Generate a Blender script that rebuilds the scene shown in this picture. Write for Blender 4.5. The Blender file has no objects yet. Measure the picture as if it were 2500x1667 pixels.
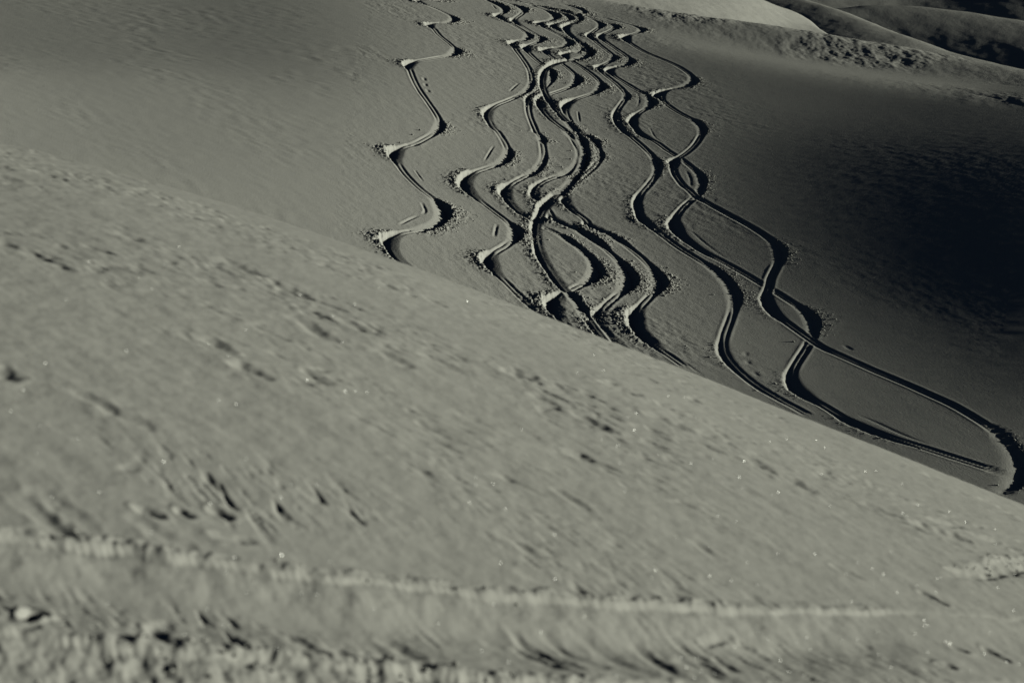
import bpy, math, random
import numpy as np
from mathutils import Matrix, Vector

# ------------------------------------------------------------------ camera, light, exposure
scene = bpy.context.scene
ROLL = math.radians(8.0)
CR, SR = math.cos(ROLL), math.sin(ROLL)
FPX = 4868.0                       # focal length in photograph pixels (2500 wide)
CAM_Z = 30.0                       # all heights below are relative to the camera

cam_data = bpy.data.cameras.new("camera")
cam_data.sensor_width = 36.0
cam_data.lens = 36.0 * FPX / 2500.0
cam_data.clip_start = 0.1
cam_data.clip_end = 3000.0
cam_data.dof.use_dof = True
cam_data.dof.focus_distance = 74.0
cam_data.dof.aperture_fstop = 3.3
cam = bpy.data.objects.new("camera", cam_data)
scene.collection.objects.link(cam)
cam.matrix_world = Matrix(((CR, -SR, 0, 0), (0, 0, -1, 0), (SR, CR, 0, CAM_Z), (0, 0, 0, 1)))
scene.camera = cam

SUN = np.array([0.945, 0.15, 0.25]); SUN /= np.linalg.norm(SUN)
SUN_ELEV = math.asin(SUN[2]); SUN_AZ = math.atan2(SUN[0], SUN[1])
world = bpy.data.worlds.new("World"); scene.world = world; world.use_nodes = True
wn = world.node_tree.nodes; wl = world.node_tree.links; wn.clear()
sky = wn.new("ShaderNodeTexSky"); sky.sky_type = 'NISHITA'; sky.sun_disc = False
sky.sun_elevation = SUN_ELEV; sky.sun_rotation = SUN_AZ
sky.altitude = 2500.0; sky.dust_density = 0.2; sky.ozone_density = 2.0
bg = wn.new("ShaderNodeBackground"); bg.inputs["Strength"].default_value = 0.006
wo = wn.new("ShaderNodeOutputWorld")
wl.new(sky.outputs[0], bg.inputs[0]); wl.new(bg.outputs[0], wo.inputs[0])

sun_data = bpy.data.lights.new("sun", 'SUN')
sun_data.energy = 4.0; sun_data.angle = math.radians(0.5); sun_data.color = (1.0, 0.985, 0.80)
sun = bpy.data.objects.new("sun", sun_data)
sun.rotation_euler = Vector(-SUN).to_track_quat('-Z', 'Y').to_euler()
sun.location = (80, 20, 90)
scene.collection.objects.link(sun)

scene.view_settings.view_transform = 'Standard'
scene.view_settings.look = 'None'
scene.view_settings.exposure = 0.0
scene.view_settings.gamma = 1.0
scene.cycles.diffuse_bounces = 0
scene.cycles.max_bounces = 4

# ------------------------------------------------------------------ small numeric tools
rng = np.random.default_rng(7)
random.seed(7)
_perm = np.random.default_rng(3).permutation(512)
_perm = np.concatenate([_perm, _perm, _perm])
_ga = np.random.default_rng(4).uniform(0, 2 * math.pi, 512)
_gx, _gy = np.cos(_ga), np.sin(_ga)

def perlin(x, y, seed=0):
    xi = np.floor(x).astype(np.int64); yi = np.floor(y).astype(np.int64)
    xf = x - xi; yf = y - yi
    xi = (xi + seed * 37) & 511; yi = (yi + seed * 91) & 511
    u = xf * xf * xf * (xf * (xf * 6 - 15) + 10); v = yf * yf * yf * (yf * (yf * 6 - 15) + 10)
    def g(ix, iy, dx, dy):
        h = _perm[_perm[ix & 511] + (iy & 511)] & 511
        return _gx[h] * dx + _gy[h] * dy
    a = g(xi, yi, xf, yf); b = g(xi + 1, yi, xf - 1, yf)
    c = g(xi, yi + 1, xf, yf - 1); d = g(xi + 1, yi + 1, xf - 1, yf - 1)
    return ((a + (b - a) * u) + ((c + (d - c) * u) - (a + (b - a) * u)) * v) * 1.41

def fbm(x, y, octv=4, seed=0, gain=0.5, lac=2.03):
    s = 0; amp = 1.0
    for i in range(octv):
        s = s + amp * perlin(x, y, seed + i); x = x * lac + 3.1; y = y * lac + 1.7; amp *= gain
    return s

def sstep(a, b, x):
    t = np.clip((x - a) / (b - a), 0, 1)
    return t * t * (3 - 2 * t)

def gsmooth(a, sigma, axis):
    if sigma <= 0: return a
    r = int(max(1, math.ceil(3 * sigma)))
    k = np.exp(-0.5 * (np.arange(-r, r + 1) / sigma) ** 2); k /= k.sum()
    a = np.moveaxis(a, axis, 0)
    p = np.concatenate([np.repeat(a[:1], r, 0), a, np.repeat(a[-1:], r, 0)], 0)
    # odd extension keeps slopes at the borders
    p[:r] = 2 * a[0] - a[1:r + 1][::-1] if len(a) > r + 1 else p[:r]
    p[-r:] = 2 * a[-1] - a[-r - 1:-1][::-1] if len(a) > r + 1 else p[-r:]
    o = sum(k[i] * p[i:i + len(a)] for i in range(2 * r + 1))
    return np.moveaxis(o, 0, axis)

def cubic_matrix(src, dst):
    """rows: dst positions, columns: regularly spaced src samples (Catmull-Rom)."""
    n = len(src); h = src[1] - src[0]
    f = np.clip((dst - src[0]) / h, 0, n - 1.0001); i = np.floor(f).astype(int); t = f - i
    w = [(-t + 2 * t**2 - t**3) / 2, (2 - 5 * t**2 + 3 * t**3) / 2,
         (t + 4 * t**2 - 3 * t**3) / 2, (-t**2 + t**3) / 2]
    M = np.zeros((len(dst), n))
    for k in range(4):
        np.add.at(M, (np.arange(len(dst)), np.clip(i + k - 1, 0, n - 1)), w[k])
    return M

def pix_to_uw(px, py):
    """photograph pixel -> (x/y, z/y) of the ray; rays leave the camera along +y."""
    U = (np.asarray(px, float) - 1250.0) / FPX; V = (833.5 - np.asarray(py, float)) / FPX
    return CR * U - SR * V, SR * U + CR * V

def uw_to_pix(u, w):
    return 1250.0 + FPX * (CR * u + SR * w), 833.5 - FPX * (-SR * u + CR * w)

GAIN = 0.64          # albedo * sun / pi: radiance of a snow face square to the sun

def solve_relief(us, ys, z0, u0, ctrl, sigma_px, crest=None, ysm=2.0, crest_q=0.010, iters=10, crest_sm=3.0, extra=None):
    """Smooth snow relief on a fan grid (x = u*y): slopes across the light follow how strongly
    the photographed slope is lit, heights come from integrating those slopes."""
    Ug, Yg = np.meshgrid(us, ys); z = z0(Yg)
    C = np.array(ctrl, float)
    iu0 = np.argmin(abs(us - u0)); du = us[1] - us[0]; dy = ys[1] - ys[0]
    for it in range(iters):
        px, py = uw_to_pix(Ug, z / Yg)
        px = np.clip(px, -300, 2900); py = np.clip(py, -150, 1350)
        num = np.zeros_like(z); den = np.full_like(z, 1e-9)
        for cx, cy, cb in C:
            d2 = ((px - cx) / sigma_px[0]) ** 2 + ((py - cy) / sigma_px[1]) ** 2
            wgt = np.exp(-0.5 * d2) + 0.002 / (1 + d2 * d2)
            num += wgt * cb; den += wgt
        T = num / den / GAIN
        if extra is not None: T = T + extra(px, py) / GAIN
        # derivative at constant x: dz/dy|x = dz/dy|u - (u/y) dz/du
        zu = np.gradient(z, du, axis=1); zy = np.gradient(z, dy, axis=0)
        gy = zy - Ug / Yg * zu; gx = zu / Yg
        nrm = np.sqrt(1 + gx * gx + gy * gy)
        g = np.clip((SUN[2] - SUN[1] * gy - T * nrm) / SUN[0], -0.6, 0.5)
        inc = 0.5 * (g[:, 1:] + g[:, :-1]) * du * ys[:, None]
        cum = np.concatenate([np.zeros((len(ys), 1)), np.cumsum(inc, 1)], 1)
        cum -= cum[:, iu0:iu0 + 1]
        zn = gsmooth(z0(Yg) + cum, ysm / dy, 0)
        z = 0.5 * z + 0.5 * zn
    if crest is not None:
        cpx, cpy = np.array(crest, float).T
        for i in range(len(us)):
            w = z[:, i] / ys
            px, py = uw_to_pix(us[i], w)
            over = py < np.interp(px, cpx, cpy)
            if over.any():
                k = int(np.argmax(over))
                if k > 0:
                    yc = ys[k]; wc = w[k]; d = ys[k:] - yc
                    z[k:, i] = wc * ys[k:] - crest_q * d * d
        z = gsmooth(gsmooth(z, crest_sm / dy, 0), 2.0, 1)
    return z

# ------------------------------------------------------------------ materials
def snow_material(name, bump_scale, bump_dist, stretch=(1, 1, 1), rot=0.0, col=(0.50, 0.51, 0.505)):
    m = bpy.data.materials.new(name); m.use_nodes = True
    n = m.node_tree.nodes; l = m.node_tree.links; n.clear()
    out = n.new("ShaderNodeOutputMaterial"); b = n.new("ShaderNodeBsdfPrincipled")
    b.inputs["Roughness"].default_value = 0.85
    b.inputs["Specular IOR Level"].default_value = 0.0
    tc = n.new("ShaderNodeTexCoord"); mp = n.new("ShaderNodeMapping")
    mp.vector_type = 'TEXTURE'
    mp.inputs["Rotation"].default_value = (0, 0, rot); mp.inputs["Scale"].default_value = stretch
    l.new(tc.outputs["Object"], mp.inputs[0])
    n1 = n.new("ShaderNodeTexNoise"); n1.inputs["Scale"].default_value = bump_scale
    n1.inputs["Detail"].default_value = 5.0; n1.inputs["Roughness"].default_value = 0.68
    l.new(mp.outputs[0], n1.inputs["Vector"])
    n2 = n.new("ShaderNodeTexNoise"); n2.inputs["Scale"].default_value = 0.35; n2.inputs["Detail"].default_value = 4.0
    l.new(tc.outputs["Object"], n2.inputs["Vector"])
    cr = n.new("ShaderNodeMix"); cr.data_type = 'RGBA'
    cr.inputs["A"].default_value = (col[0] * .95, col[1] * .95, col[2] * .96, 1)
    cr.inputs["B"].default_value = (col[0] * 1.04, col[1] * 1.04, col[2] * 1.03, 1)
    l.new(n2.outputs["Fac"], cr.inputs["Factor"]); l.new(cr.outputs["Result"], b.inputs["Base Color"])
    bp = n.new("ShaderNodeBump"); bp.inputs["Distance"].default_value = bump_dist; bp.inputs["Strength"].default_value = 1.0
    l.new(n1.outputs["Fac"], bp.inputs["Height"]); l.new(bp.outputs[0], b.inputs["Normal"])
    l.new(b.outputs[0], out.inputs[0])
    return m

M_FAR = snow_material("wind_packed_snow", 19.0, 0.009, (2.4, 1.0, 1.0), math.radians(-62))
M_TRK = snow_material("cut_snow", 18.0, 0.010)
M_NEAR = snow_material("near_snow", 22.0, 0.0025, col=(.445, .454, .45))
M_HILL = snow_material("hill_snow", 1.6, 0.05, (1, 1.4, 1))
M_CRUMB = snow_material("crumbled_snow", 40.0, 0.006)
M_ICE = bpy.data.materials.new("ice_facet"); M_ICE.use_nodes = True
_b = M_ICE.node_tree.nodes["Principled BSDF"]
_b.inputs["Base Color"].default_value = (.95, .97, 1, 1); _b.inputs["Roughness"].default_value = 0.55
_b.inputs["Metallic"].default_value = 1.0

# ------------------------------------------------------------------ mesh tools
col = scene.collection
def link(o, parent=None, **props):
    col.objects.link(o)
    if parent is not None: o.parent = parent
    for k, v in props.items(): o[k] = v
    return o

def mesh_from_arrays(name, V, F, mat, normals=None, smooth=True):
    me = bpy.data.meshes.new(name)
    F = np.ascontiguousarray(F, np.int32); k = F.shape[1]
    me.vertices.add(len(V)); me.vertices.foreach_set("co", np.ascontiguousarray(V, np.float32).ravel())
    me.loops.add(F.size); me.loops.foreach_set("vertex_index", F.ravel())
    me.polygons.add(len(F))
    me.polygons.foreach_set("loop_start", np.arange(0, F.size, k, dtype=np.int32))
    me.update(calc_edges=True)
    if smooth: me.polygons.foreach_set("use_smooth", np.ones(len(F), bool))
    if normals is not None:
        me.normals_split_custom_set_from_vertices(np.ascontiguousarray(normals, np.float32))
    me.materials.append(mat)
    return me

def sub_mesh(name, V, N, F, keep, mat):
    f = F[keep]
    idx, inv = np.unique(f.ravel(), return_inverse=True)
    return mesh_from_arrays(name, V[idx], inv.reshape(f.shape), mat, N[idx])

def grid_faces(nr, nc):
    i = np.arange(nr * nc).reshape(nr, nc)
    return np.stack([i[:-1, :-1].ravel(), i[:-1, 1:].ravel(), i[1:, 1:].ravel(), i[1:, :-1].ravel()], 1)

def grid_normals(P):
    tu = np.gradient(P, axis=1); tv = np.gradient(P, axis=0)
    n = np.cross(tu, tv); n /= np.linalg.norm(n, axis=2, keepdims=True)
    return n

def to_world(x, y, z):
    return np.stack([x, y, z + CAM_Z], -1)

# crumb prototype: a rough little block of snow
OCT_V = np.array([(1, 0, 0), (-1, 0, 0), (0, 1, 0), (0, -1, 0), (0, 0, 1), (0, 0, -1)], float) * 1.15
OCT_F = np.array([(0, 2, 4), (2, 1, 4), (1, 3, 4), (3, 0, 4), (2, 0, 5), (1, 2, 5), (3, 1, 5), (0, 3, 5)])
def crumbs_mesh(name, P, R, mat, squash=0.75):
    n = len(P)
    V = OCT_V[None] * (1 + rng.uniform(-.3, .3, (n, 6, 1))) + rng.uniform(-.22, .22, (n, 6, 3))
    V = V * R[:, None, None] * rng.uniform(.65, 1.25, (n, 1, 3)); V[:, :, 2] *= np.asarray(squash).reshape(-1, 1)
    a = rng.uniform(0, 6.28, n); c, s = np.cos(a)[:, None], np.sin(a)[:, None]
    V = np.stack([V[:, :, 0] * c - V[:, :, 1] * s, V[:, :, 0] * s + V[:, :, 1] * c, V[:, :, 2]], 2) + P[:, None]
    F = OCT_F[None] + (np.arange(n) * 6)[:, None, None]
    return mesh_from_arrays(name, V.reshape(-1, 3), F.reshape(-1, 3), mat, smooth=False)

# ------------------------------------------------------------------ the far slope
FAR_CTRL = [  # photograph x, y, how bright the snow is lit there (linear)
    (0, 0, .12), (250, 60, .11), (650, 60, .085), (800, 130, .10), (1100, 150, .185), (1000, 30, .15), (1300, 30, .15),
    (0, 300, .19), (400, 300, .17), (700, 300, .165), (950, 300, .19), (700, 450, .20), (300, 500, .20), (1150, 350, .20), (1200, 650, .205),
    (1000, 550, .205), (1350, 400, .15), (1450, 600, .14), (1450, 750, .17), (1300, 250, .18), (1450, 200, .12),
    (1560, 300, .085), (1540, 480, .10), (1700, 500, .045), (1600, 150, .062), (1650, 85, .09), (1700, 250, .052),
    (1720, 700, .085), (1700, 830, .12), (1900, 400, .008), (1900, 560, .012), (2000, 600, .005), (2200, 450, .000), (2050, 450, .001), (2350, 450, -.001), (2350, 620, -.002), (2350, 340, .003), (2500, 850, .002), (2650, 600, -.003), (2500, 500, -.004), (2900, 500, .10), (2900, 800, .10), (2900, 1100, .10), (2900, 300, .10), (2000, 700, .014),
    (2150, 850, .028), (2200, 1000, .056), (1900, 900, .09), (2350, 1130, .08), (2450, 950, .004), (2300, 750, -.004), (2500, 700, -.004),
    (1850, 130, .085), (2000, 155, .075), (2200, 190, .055), (2450, 225, .035), (1850, 220, .028), (2150, 280, .007), (2500, 330, -.002),
    (1700, 40, .055), (1950, 90, .05), (2250, 140, .06), (2480, 185, .04),
    (1000, 1200, .2), (1600, 1250, .12), (2300, 1350, .08), (300, 900, .2)]
FAR_CREST = [(-600, -2000), (1000, -600), (1250, -160), (1400, -40), (1500, 8), (1700, 38), (1900, 65), (2060, 92), (2200, 117), (2347, 142), (2500, 172), (3000, 260)]
f_us = np.linspace(-0.40, 0.40, 161); f_ys = np.arange(26.0, 290.0, 1.0)
def light_band(px, py):      # long smooth swell that catches the light below the rough crest
    c = np.interp(px, [1350, 1500, 1700, 1900, 2060, 2200, 2350, 2500], [20, 62, 106, 150, 175, 195, 211, 226])
    return (.07 * np.exp(-((py - c) / 20.0) ** 2) - .018 * np.exp(-((py - c - 50) / 28.0) ** 2)) * sstep(1450, 1650, px) * sstep(2600, 2250, px)
z_far = solve_relief(f_us, f_ys, lambda y: -17.9 + 0.32 * y, 0.012, FAR_CTRL, (150, 75), FAR_CREST, ysm=1.2, crest_sm=1.6, extra=light_band)

# fan-shaped grid, finer where the ski tracks run
pu = np.concatenate([np.arange(-900, 830, 11.0), np.arange(830, 1760, 2.0), np.arange(1760, 2510, 3.0), np.arange(2520, 3500, 16)])
fu = (pu - 1250.0) / FPX * CR - 0.012
wref = np.concatenate([np.linspace(-0.20, -0.075, 25, endpoint=False), np.linspace(-0.075, 0.10, 390, endpoint=False), np.linspace(0.10, 0.19, 400, endpoint=False), np.linspace(0.19, 0.235, 50)])
_c0 = int(np.argmin(abs(f_us - 0.06))); _wy = z_far[:, _c0] / f_ys
_top = int(np.argmax(_wy)); 
fy = np.interp(wref, _wy[:_top], f_ys[:_top]); fy = fy[np.concatenate([[True], np.diff(fy) > 1e-4])]
fy = np.concatenate([fy, fy[-1] + np.cumsum(np.linspace(0.6, 5, 30))]); fy = fy[fy < 288]
Zf = cubic_matrix(f_ys, fy) @ z_far @ cubic_matrix(f_us, fu).T
Uf, Yf = np.meshgrid(fu, fy); Xf = Uf * Yf
Wf = Zf / Yf

def far_point(px, py):
    """where the ray of a photograph pixel meets the far slope"""
    u, w = pix_to_uw(px, py)
    u = np.atleast_1d(u); w = np.atleast_1d(w)
    ci = np.clip(np.interp(u, fu, np.arange(len(fu))), 0, len(fu) - 1.001); i = ci.astype(int); t = ci - i
    y = np.empty(len(u))
    for k in range(len(u)):
        colw = Wf[:, i[k]] * (1 - t[k]) + Wf[:, i[k] + 1] * t[k]
        cm = np.maximum.accumulate(colw) + np.arange(len(colw)) * 1e-9
        y[k] = np.interp(w[k], cm, fy)
    return u * y, y
def far_height(x, y):
    ci = np.clip(np.interp(x / y, fu, np.arange(len(fu))), 0, len(fu) - 1.001); i = ci.astype(int); t = ci - i
    rj = np.clip(np.interp(y, fy, np.arange(len(fy))), 0, len(fy) - 1.001); j = rj.astype(int); s = rj - j
    return ((H[j, i] * (1 - t) + H[j, i + 1] * t) * (1 - s) + (H[j + 1, i] * (1 - t) + H[j + 1, i + 1] * t) * s)

# wind relief of the far slope
PXf, PYf = uw_to_pix(Uf, Wf)
ca, sa = math.cos(math.radians(-60)), math.sin(math.radians(-60))
A1 = Xf * ca + Yf * sa; B1 = -Xf * sa + Yf * ca
rough_patch = sstep(0.0, 0.55, fbm(A1 * .07, B1 * .16, 3, 11))
crest_band = sstep(120, 30, PYf - np.interp(PXf, [1400, 1700, 2060, 2500], [10, 38, 95, 175])) * sstep(1380, 1650, PXf)
smooth_band = np.exp(-((PYf - np.interp(PXf, [1400, 1700, 1900, 2060, 2500], [45, 100, 150, 172, 222])) / 14.0) ** 2) * sstep(1450, 1700, PXf)
crest_band = crest_band * (1 - smooth_band)
right_side = sstep(1550, 2000, PXf)
relief = 0.010 * fbm(A1 * 1.1, B1 * 2.6, 3, 21) * (0.5 + 0.9 * rough_patch)
relief += 0.0045 * fbm(A1 * 3.2, B1 * 7.5, 2, 31) * (0.6 + 0.9 * rough_patch)
relief *= 1 - .9 * right_side
relief += right_side * 0.0022 * fbm(Xf * .9 + Yf * .12, Yf * 2.2, 3, 41) * (1 - smooth_band)
relief += crest_band * (0.046 * fbm(Xf * .75, Yf * .3, 5, 51, .6) + 0.006 * fbm(Xf * 2.2, Yf * .8, 3, 61)) * (.35 + sstep(-.2, .5, fbm(Xf * .08, Yf * .08, 2, 65)))
dx0 = fbm(A1 * .15, B1 * .3, 2, 71)
upper_left = sstep(330, 60, abs(PYf - (60 + 0.11 * PXf)) * 2.4) * sstep(150, 350, PXf) * sstep(1050, 850, PXf)
relief += upper_left * sstep(-.1, .5, dx0) * 0.020 * fbm(A1 * .9, B1 * 1.8, 4, 81, .6)

# ------------------------------------------------------------------ ski tracks on the far slope
ORG = dict(A=(900, 0), B=(1200, 0), C=(900, 250), D=(1200, 200), E=(900, 450), F=(1150, 550), G=(1500, 400), H=(1600, 650), I=(2000, 860), N=(0, 0))
SCL = dict(A=.2130, B=.2130, C=.2130, D=.2130, E=.2130, F=.2130, G=.2130, H=.2130, I=.23855, N=1.0)
def path(spec):
    out = []
    for tag, pts in spec:
        for x, y in pts: out.append((ORG[tag][0] + x * SCL[tag], ORG[tag][1] + y * SCL[tag]))
    return np.array(out)

TRACKS = []
def track(key, label, strength, spec): TRACKS.append((key, label, strength, path(spec)))

track('t1', 'leftmost winding ski track, standing alone on the open snow', 1.0, [
    ('A', [(1010, -40), (900, -5), (700, 4), (540, 6), (590, 28), (720, 80), (850, 140), (940, 188), (985, 228), (930, 256), (800, 266), (700, 276), (690, 292),
           (745, 330), (800, 400), (900, 480), (975, 545), (1010, 585), (955, 628), (820, 655), (650, 685), (490, 718), (455, 755), (480, 820), (510, 900),
           (560, 1000), (620, 1090), (690, 1190), (760, 1290), (805, 1380), (812, 1455), (750, 1525)]),
    ('C', [(640, 420), (520, 478), (400, 512), (310, 555), (295, 610), (330, 690), (380, 770), (450, 855), (550, 955), (650, 1040), (760, 1120), (830, 1200),
           (850, 1275), (795, 1370), (690, 1430), (550, 1468), (400, 1492), (280, 1530)]),
    ('E', [(235, 610), (235, 670), (265, 745), (310, 820), (370, 880), (440, 930), (520, 1000)])])
track('t2', 'second ski track from the left, ending at the ridge beside a spray heap', 1.0, [
    ('A', [(1150, -60), (1340, 0), (1430, 30), (1510, 68), (1560, 110), (1540, 150), (1490, 172), (1500, 200), (1600, 260), (1700, 315), (1790, 370), (1840, 412),
           (1795, 455), (1700, 475), (1655, 497), (1668, 545), (1725, 625), (1790, 715), (1840, 800), (1862, 890), (1860, 960), (1815, 1035), (1735, 1092),
           (1600, 1152), (1450, 1212), (1370, 1272), (1358, 1325), (1390, 1405), (1450, 1490)]),
    ('C', [(1455, 310), (1525, 405), (1575, 495), (1600, 580), (1555, 662), (1450, 722), (1300, 772), (1185, 815), (1115, 875), (1105, 935), (1145, 1010),
           (1230, 1090), (1330, 1170), (1450, 1262), (1560, 1345), (1650, 1425)]),
    ('E', [(1688, 540), (1680, 600), (1630, 655), (1540, 722), (1440, 782), (1378, 835), (1390, 910), (1450, 1000), (1550, 1100), (1650, 1200), (1740, 1290),
           (1850, 1390), (1980, 1480), (2090, 1555), (2200, 1640)])])
track('t3', 'third ski track from the left, passing under the bold overlapping track', 1.0, [
    ('A', [(1300, -50), (1470, 0), (1600, 40), (1720, 80), (1782, 115), (1750, 162), (1685, 210), (1668, 238), (1705, 272), (1800, 330), (1900, 390), (1968, 430),
           (1985, 455), (1930, 490), (1835, 522), (1800, 548), (1835, 605), (1920, 690), (2010, 758)]),
    ('B', [(650, 795), (688, 850), (686, 905), (640, 972), (560, 1032), (475, 1085), (428, 1145), (418, 1230), (435, 1330), (480, 1440), (525, 1535)]),
    ('D', [(552, 612), (580, 705), (595, 800), (595, 860), (565, 940), (485, 1030), (370, 1092), (245, 1160), (165, 1222), (158, 1270), (185, 1340), (255, 1430), (350, 1512), (440, 1572)]),
    ('E', [(1900, 430), (2020, 500)]),
    ('F', [(1000, 100), (1150, 200), (1280, 300), (1390, 420), (1435, 520), (1385, 610), (1250, 690), (1100, 760), (990, 820), (940, 880), (960, 960), (1010, 1040), (1070, 1115), (1140, 1190)])])
track('t4', 'fourth ski track from the left, with a deep black shadowed bend near the ridge', 1.0, [
    ('B', [(160, -60), (260, 0), (400, 40), (520, 90), (640, 130), (715, 168), (738, 200), (680, 234), (575, 254), (535, 272), (585, 303), (680, 360), (780, 410), (860, 460),
           (898, 492), (850, 530), (740, 550), (630, 560), (600, 575), (640, 620), (720, 680), (800, 730), (880, 790), (945, 850), (985, 912), (945, 972), (850, 1020),
           (740, 1060), (640, 1092), (575, 1135), (558, 1185), (588, 1262), (660, 1350), (760, 1435), (870, 1520)]),
    ('D', [(940, 675), (1000, 780), (1010, 880), (965, 962), (850, 1048), (700, 1102), (565, 1160), (495, 1230), (490, 1290), (540, 1370), (620, 1440)]),
    ('F', [(960, -60), (1110, 0), (1300, 100), (1450, 200), (1580, 310), (1700, 420), (1785, 540), (1808, 620), (1770, 710), (1680, 800), (1560, 905), (1470, 1000), (1460, 1065),
           (1510, 1180), (1600, 1300), (1760, 1412), (1880, 1500)])])
track('t5', 'fifth ski track from the left, joining the bold track at its wide bend', 1.0, [
    ('B', [(300, 10), (450, 50), (600, 85), (760, 132), (850, 172), (898, 212), (830, 250), (730, 280), (705, 298), (745, 332), (850, 390), (950, 450), (1020, 510), (1055, 558),
           (1000, 588), (890, 602), (832, 620), (852, 660), (890, 690), (960, 728), (1060, 790), (1170, 870), (1240, 940), (1268, 1000), (1200, 1058), (1050, 1110), (925, 1152),
           (855, 1202), (845, 1270), (885, 1370), (960, 1470), (1040, 1548)]),
    ('D', [(1120, 640), (1205, 745), (1240, 845), (1190, 955), (1060, 1075), (920, 1190), (840, 1270), (840, 1340), (890, 1425), (980, 1512), (1100, 1600)]),
    ('F', [(1330, -10), (1500, 60), (1700, 180), (1850, 290), (2000, 420), (2120, 560), (2150, 660), (2090, 770), (1990, 880), (1900, 980), (1885, 1080), (1930, 1200), (2040, 1320), (2180, 1430), (2340, 1540), (2480, 1640)])])
track('t7', 'long ski track crossing open snow between the crowded middle and the right pair', 0.85, [
    ('B', [(960, 150), (1100, 197), (1200, 245), (1258, 292), (1200, 340), (1140, 382), (1125, 412), (1185, 472), (1280, 550), (1370, 620), (1408, 662), (1365, 702), (1285, 742),
           (1238, 768), (1265, 822), (1350, 900), (1440, 970), (1510, 1040), (1548, 1105), (1500, 1180), (1445, 1262), (1428, 1332), (1455, 1420), (1540, 1522)]),
    ('D', [(1600, 630), (1720, 730), (1830, 840), (1895, 950), (1880, 1060), (1800, 1180), (1710, 1282), (1672, 1380), (1685, 1470), (1735, 1568)]),
    ('G', [(435, 730), (600, 860), (800, 1000), (1000, 1120), (1180, 1250), (1300, 1380), (1362, 1500)]),
    ('H', [(885, 300), (898, 390), (888, 490), (858, 600), (812, 720), (778, 830), (772, 930), (810, 1030), (905, 1150), (1050, 1280), (1200, 1390), (1350, 1480), (1480, 1558), (1640, 1640), (1800, 1730)])])
track('t8', 'ski track crossed twice by the right-hand track, running into the lower right corner', 0.85, [
    ('B', [(1040, 172), (1180, 215), (1310, 260), (1400, 290), (1428, 312), (1350, 360), (1262, 402), (1255, 435), (1325, 492), (1440, 570), (1540, 640), (1598, 702), (1535, 750),
           (1410, 776), (1350, 805), (1405, 872), (1530, 950), (1660, 1030), (1780, 1100), (1835, 1180), (1780, 1242), (1670, 1310), (1618, 1382), (1655, 1470), (1730, 1548)]),
    ('D', [(1900, 700), (2020, 790), (2150, 870), (2250, 945), (2347, 1030)]),
    ('G', [(990, 170), (985, 280), (920, 380), (820, 470), (730, 570), (685, 680), (745, 790), (870, 900), (1050, 1020), (1250, 1125), (1450, 1235), (1700, 1385)]),
    ('H', [(1400, 308), (1530, 392), (1680, 495), (1775, 600), (1800, 700), (1785, 820), (1730, 930), (1665, 1030), (1600, 1130), (1560, 1230), (1575, 1330), (1645, 1420), (1760, 1502), (1880, 1568)]),
    ('I', [(100, 580), (230, 660), (400, 740), (600, 820), (800, 890), (1000, 952), (1300, 1050), (1600, 1145), (1900, 1245), (2010, 1290), (2200, 1360)])])
track('t6', 'bold overlapping ski track that swings across its neighbours in two wide arcs', 1.15, [
    ('B', [(620, 92), (760, 118), (860, 140), (950, 172), (1005, 208), (1010, 232), (950, 262), (870, 292), (850, 325), (885, 382), (960, 450), (1050, 520), (1122, 582), (1122, 625), (1050, 668),
           (930, 690), (800, 706), (690, 746), (615, 810), (585, 900), (592, 1000), (640, 1110), (720, 1230), (805, 1335), (900, 1442), (980, 1540)]),
    ('D', [(1025, 665), (1062, 780), (1065, 885), (1015, 1000), (930, 1118), (820, 1238), (700, 1330), (610, 1420), (560, 1520)]),
    ('E', [(1935, 420), (1918, 530), (1930, 645), (1962, 775), (2035, 920), (2125, 1055)]),
    ('F', [(940, 570), (1040, 700), (1150, 812), (1240, 930), (1320, 1042), (1400, 1150), (1480, 1260), (1560, 1350)])])
track('t9', 'rightmost ski track, bordering the dark slope and bending wide in the corner', 1.0, [
    ('B', [(980, 155), (1040, 165), (1200, 197), (1330, 222), (1450, 252), (1600, 292), (1735, 345), (1650, 385), (1555, 412), (1532, 442), (1610, 512), (1720, 580), (1850, 640), (2000, 700), (2150, 770), (2265, 850),
           (2312, 920), (2245, 980), (2100, 1016), (1960, 1052), (1910, 1092), (1955, 1150), (2050, 1230), (2180, 1310), (2347, 1400)]),
    ('N', [(1714, 318), (1700, 350), (1672, 376)]),
    ('D', [(2100, 900), (2085, 960), (2092, 1030), (2140, 1120), (2230, 1220)]),
    ('G', [(830, 282), (930, 370), (1070, 452), (1250, 552), (1420, 642), (1600, 742), (1760, 850), (1865, 950), (1895, 1040), (1875, 1130), (1830, 1230), (1780, 1330)]),
    ('H', [(1300, 230), (1268, 320), (1290, 420), (1365, 530), (1485, 630), (1620, 730), (1760, 830), (1900, 920), (2050, 990)]),
    ('I', [(350, 92), (550, 182), (750, 265), (950, 350), (1150, 440), (1350, 530), (1550, 645), (1750, 775), (1880, 895), (1970, 1025), (2030, 1150), (2040, 1225), (2005, 1290), (1950, 1350), (1890, 1410), (1820, 1480)])])
track('t10', 'short ski track bending at the top of the slope below the crest', 0.9, [
    ('B', [(330, -30), (500, 0), (700, 38), (850, 62), (980, 92), (1065, 140), (1010, 160), (900, 152)])])

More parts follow.
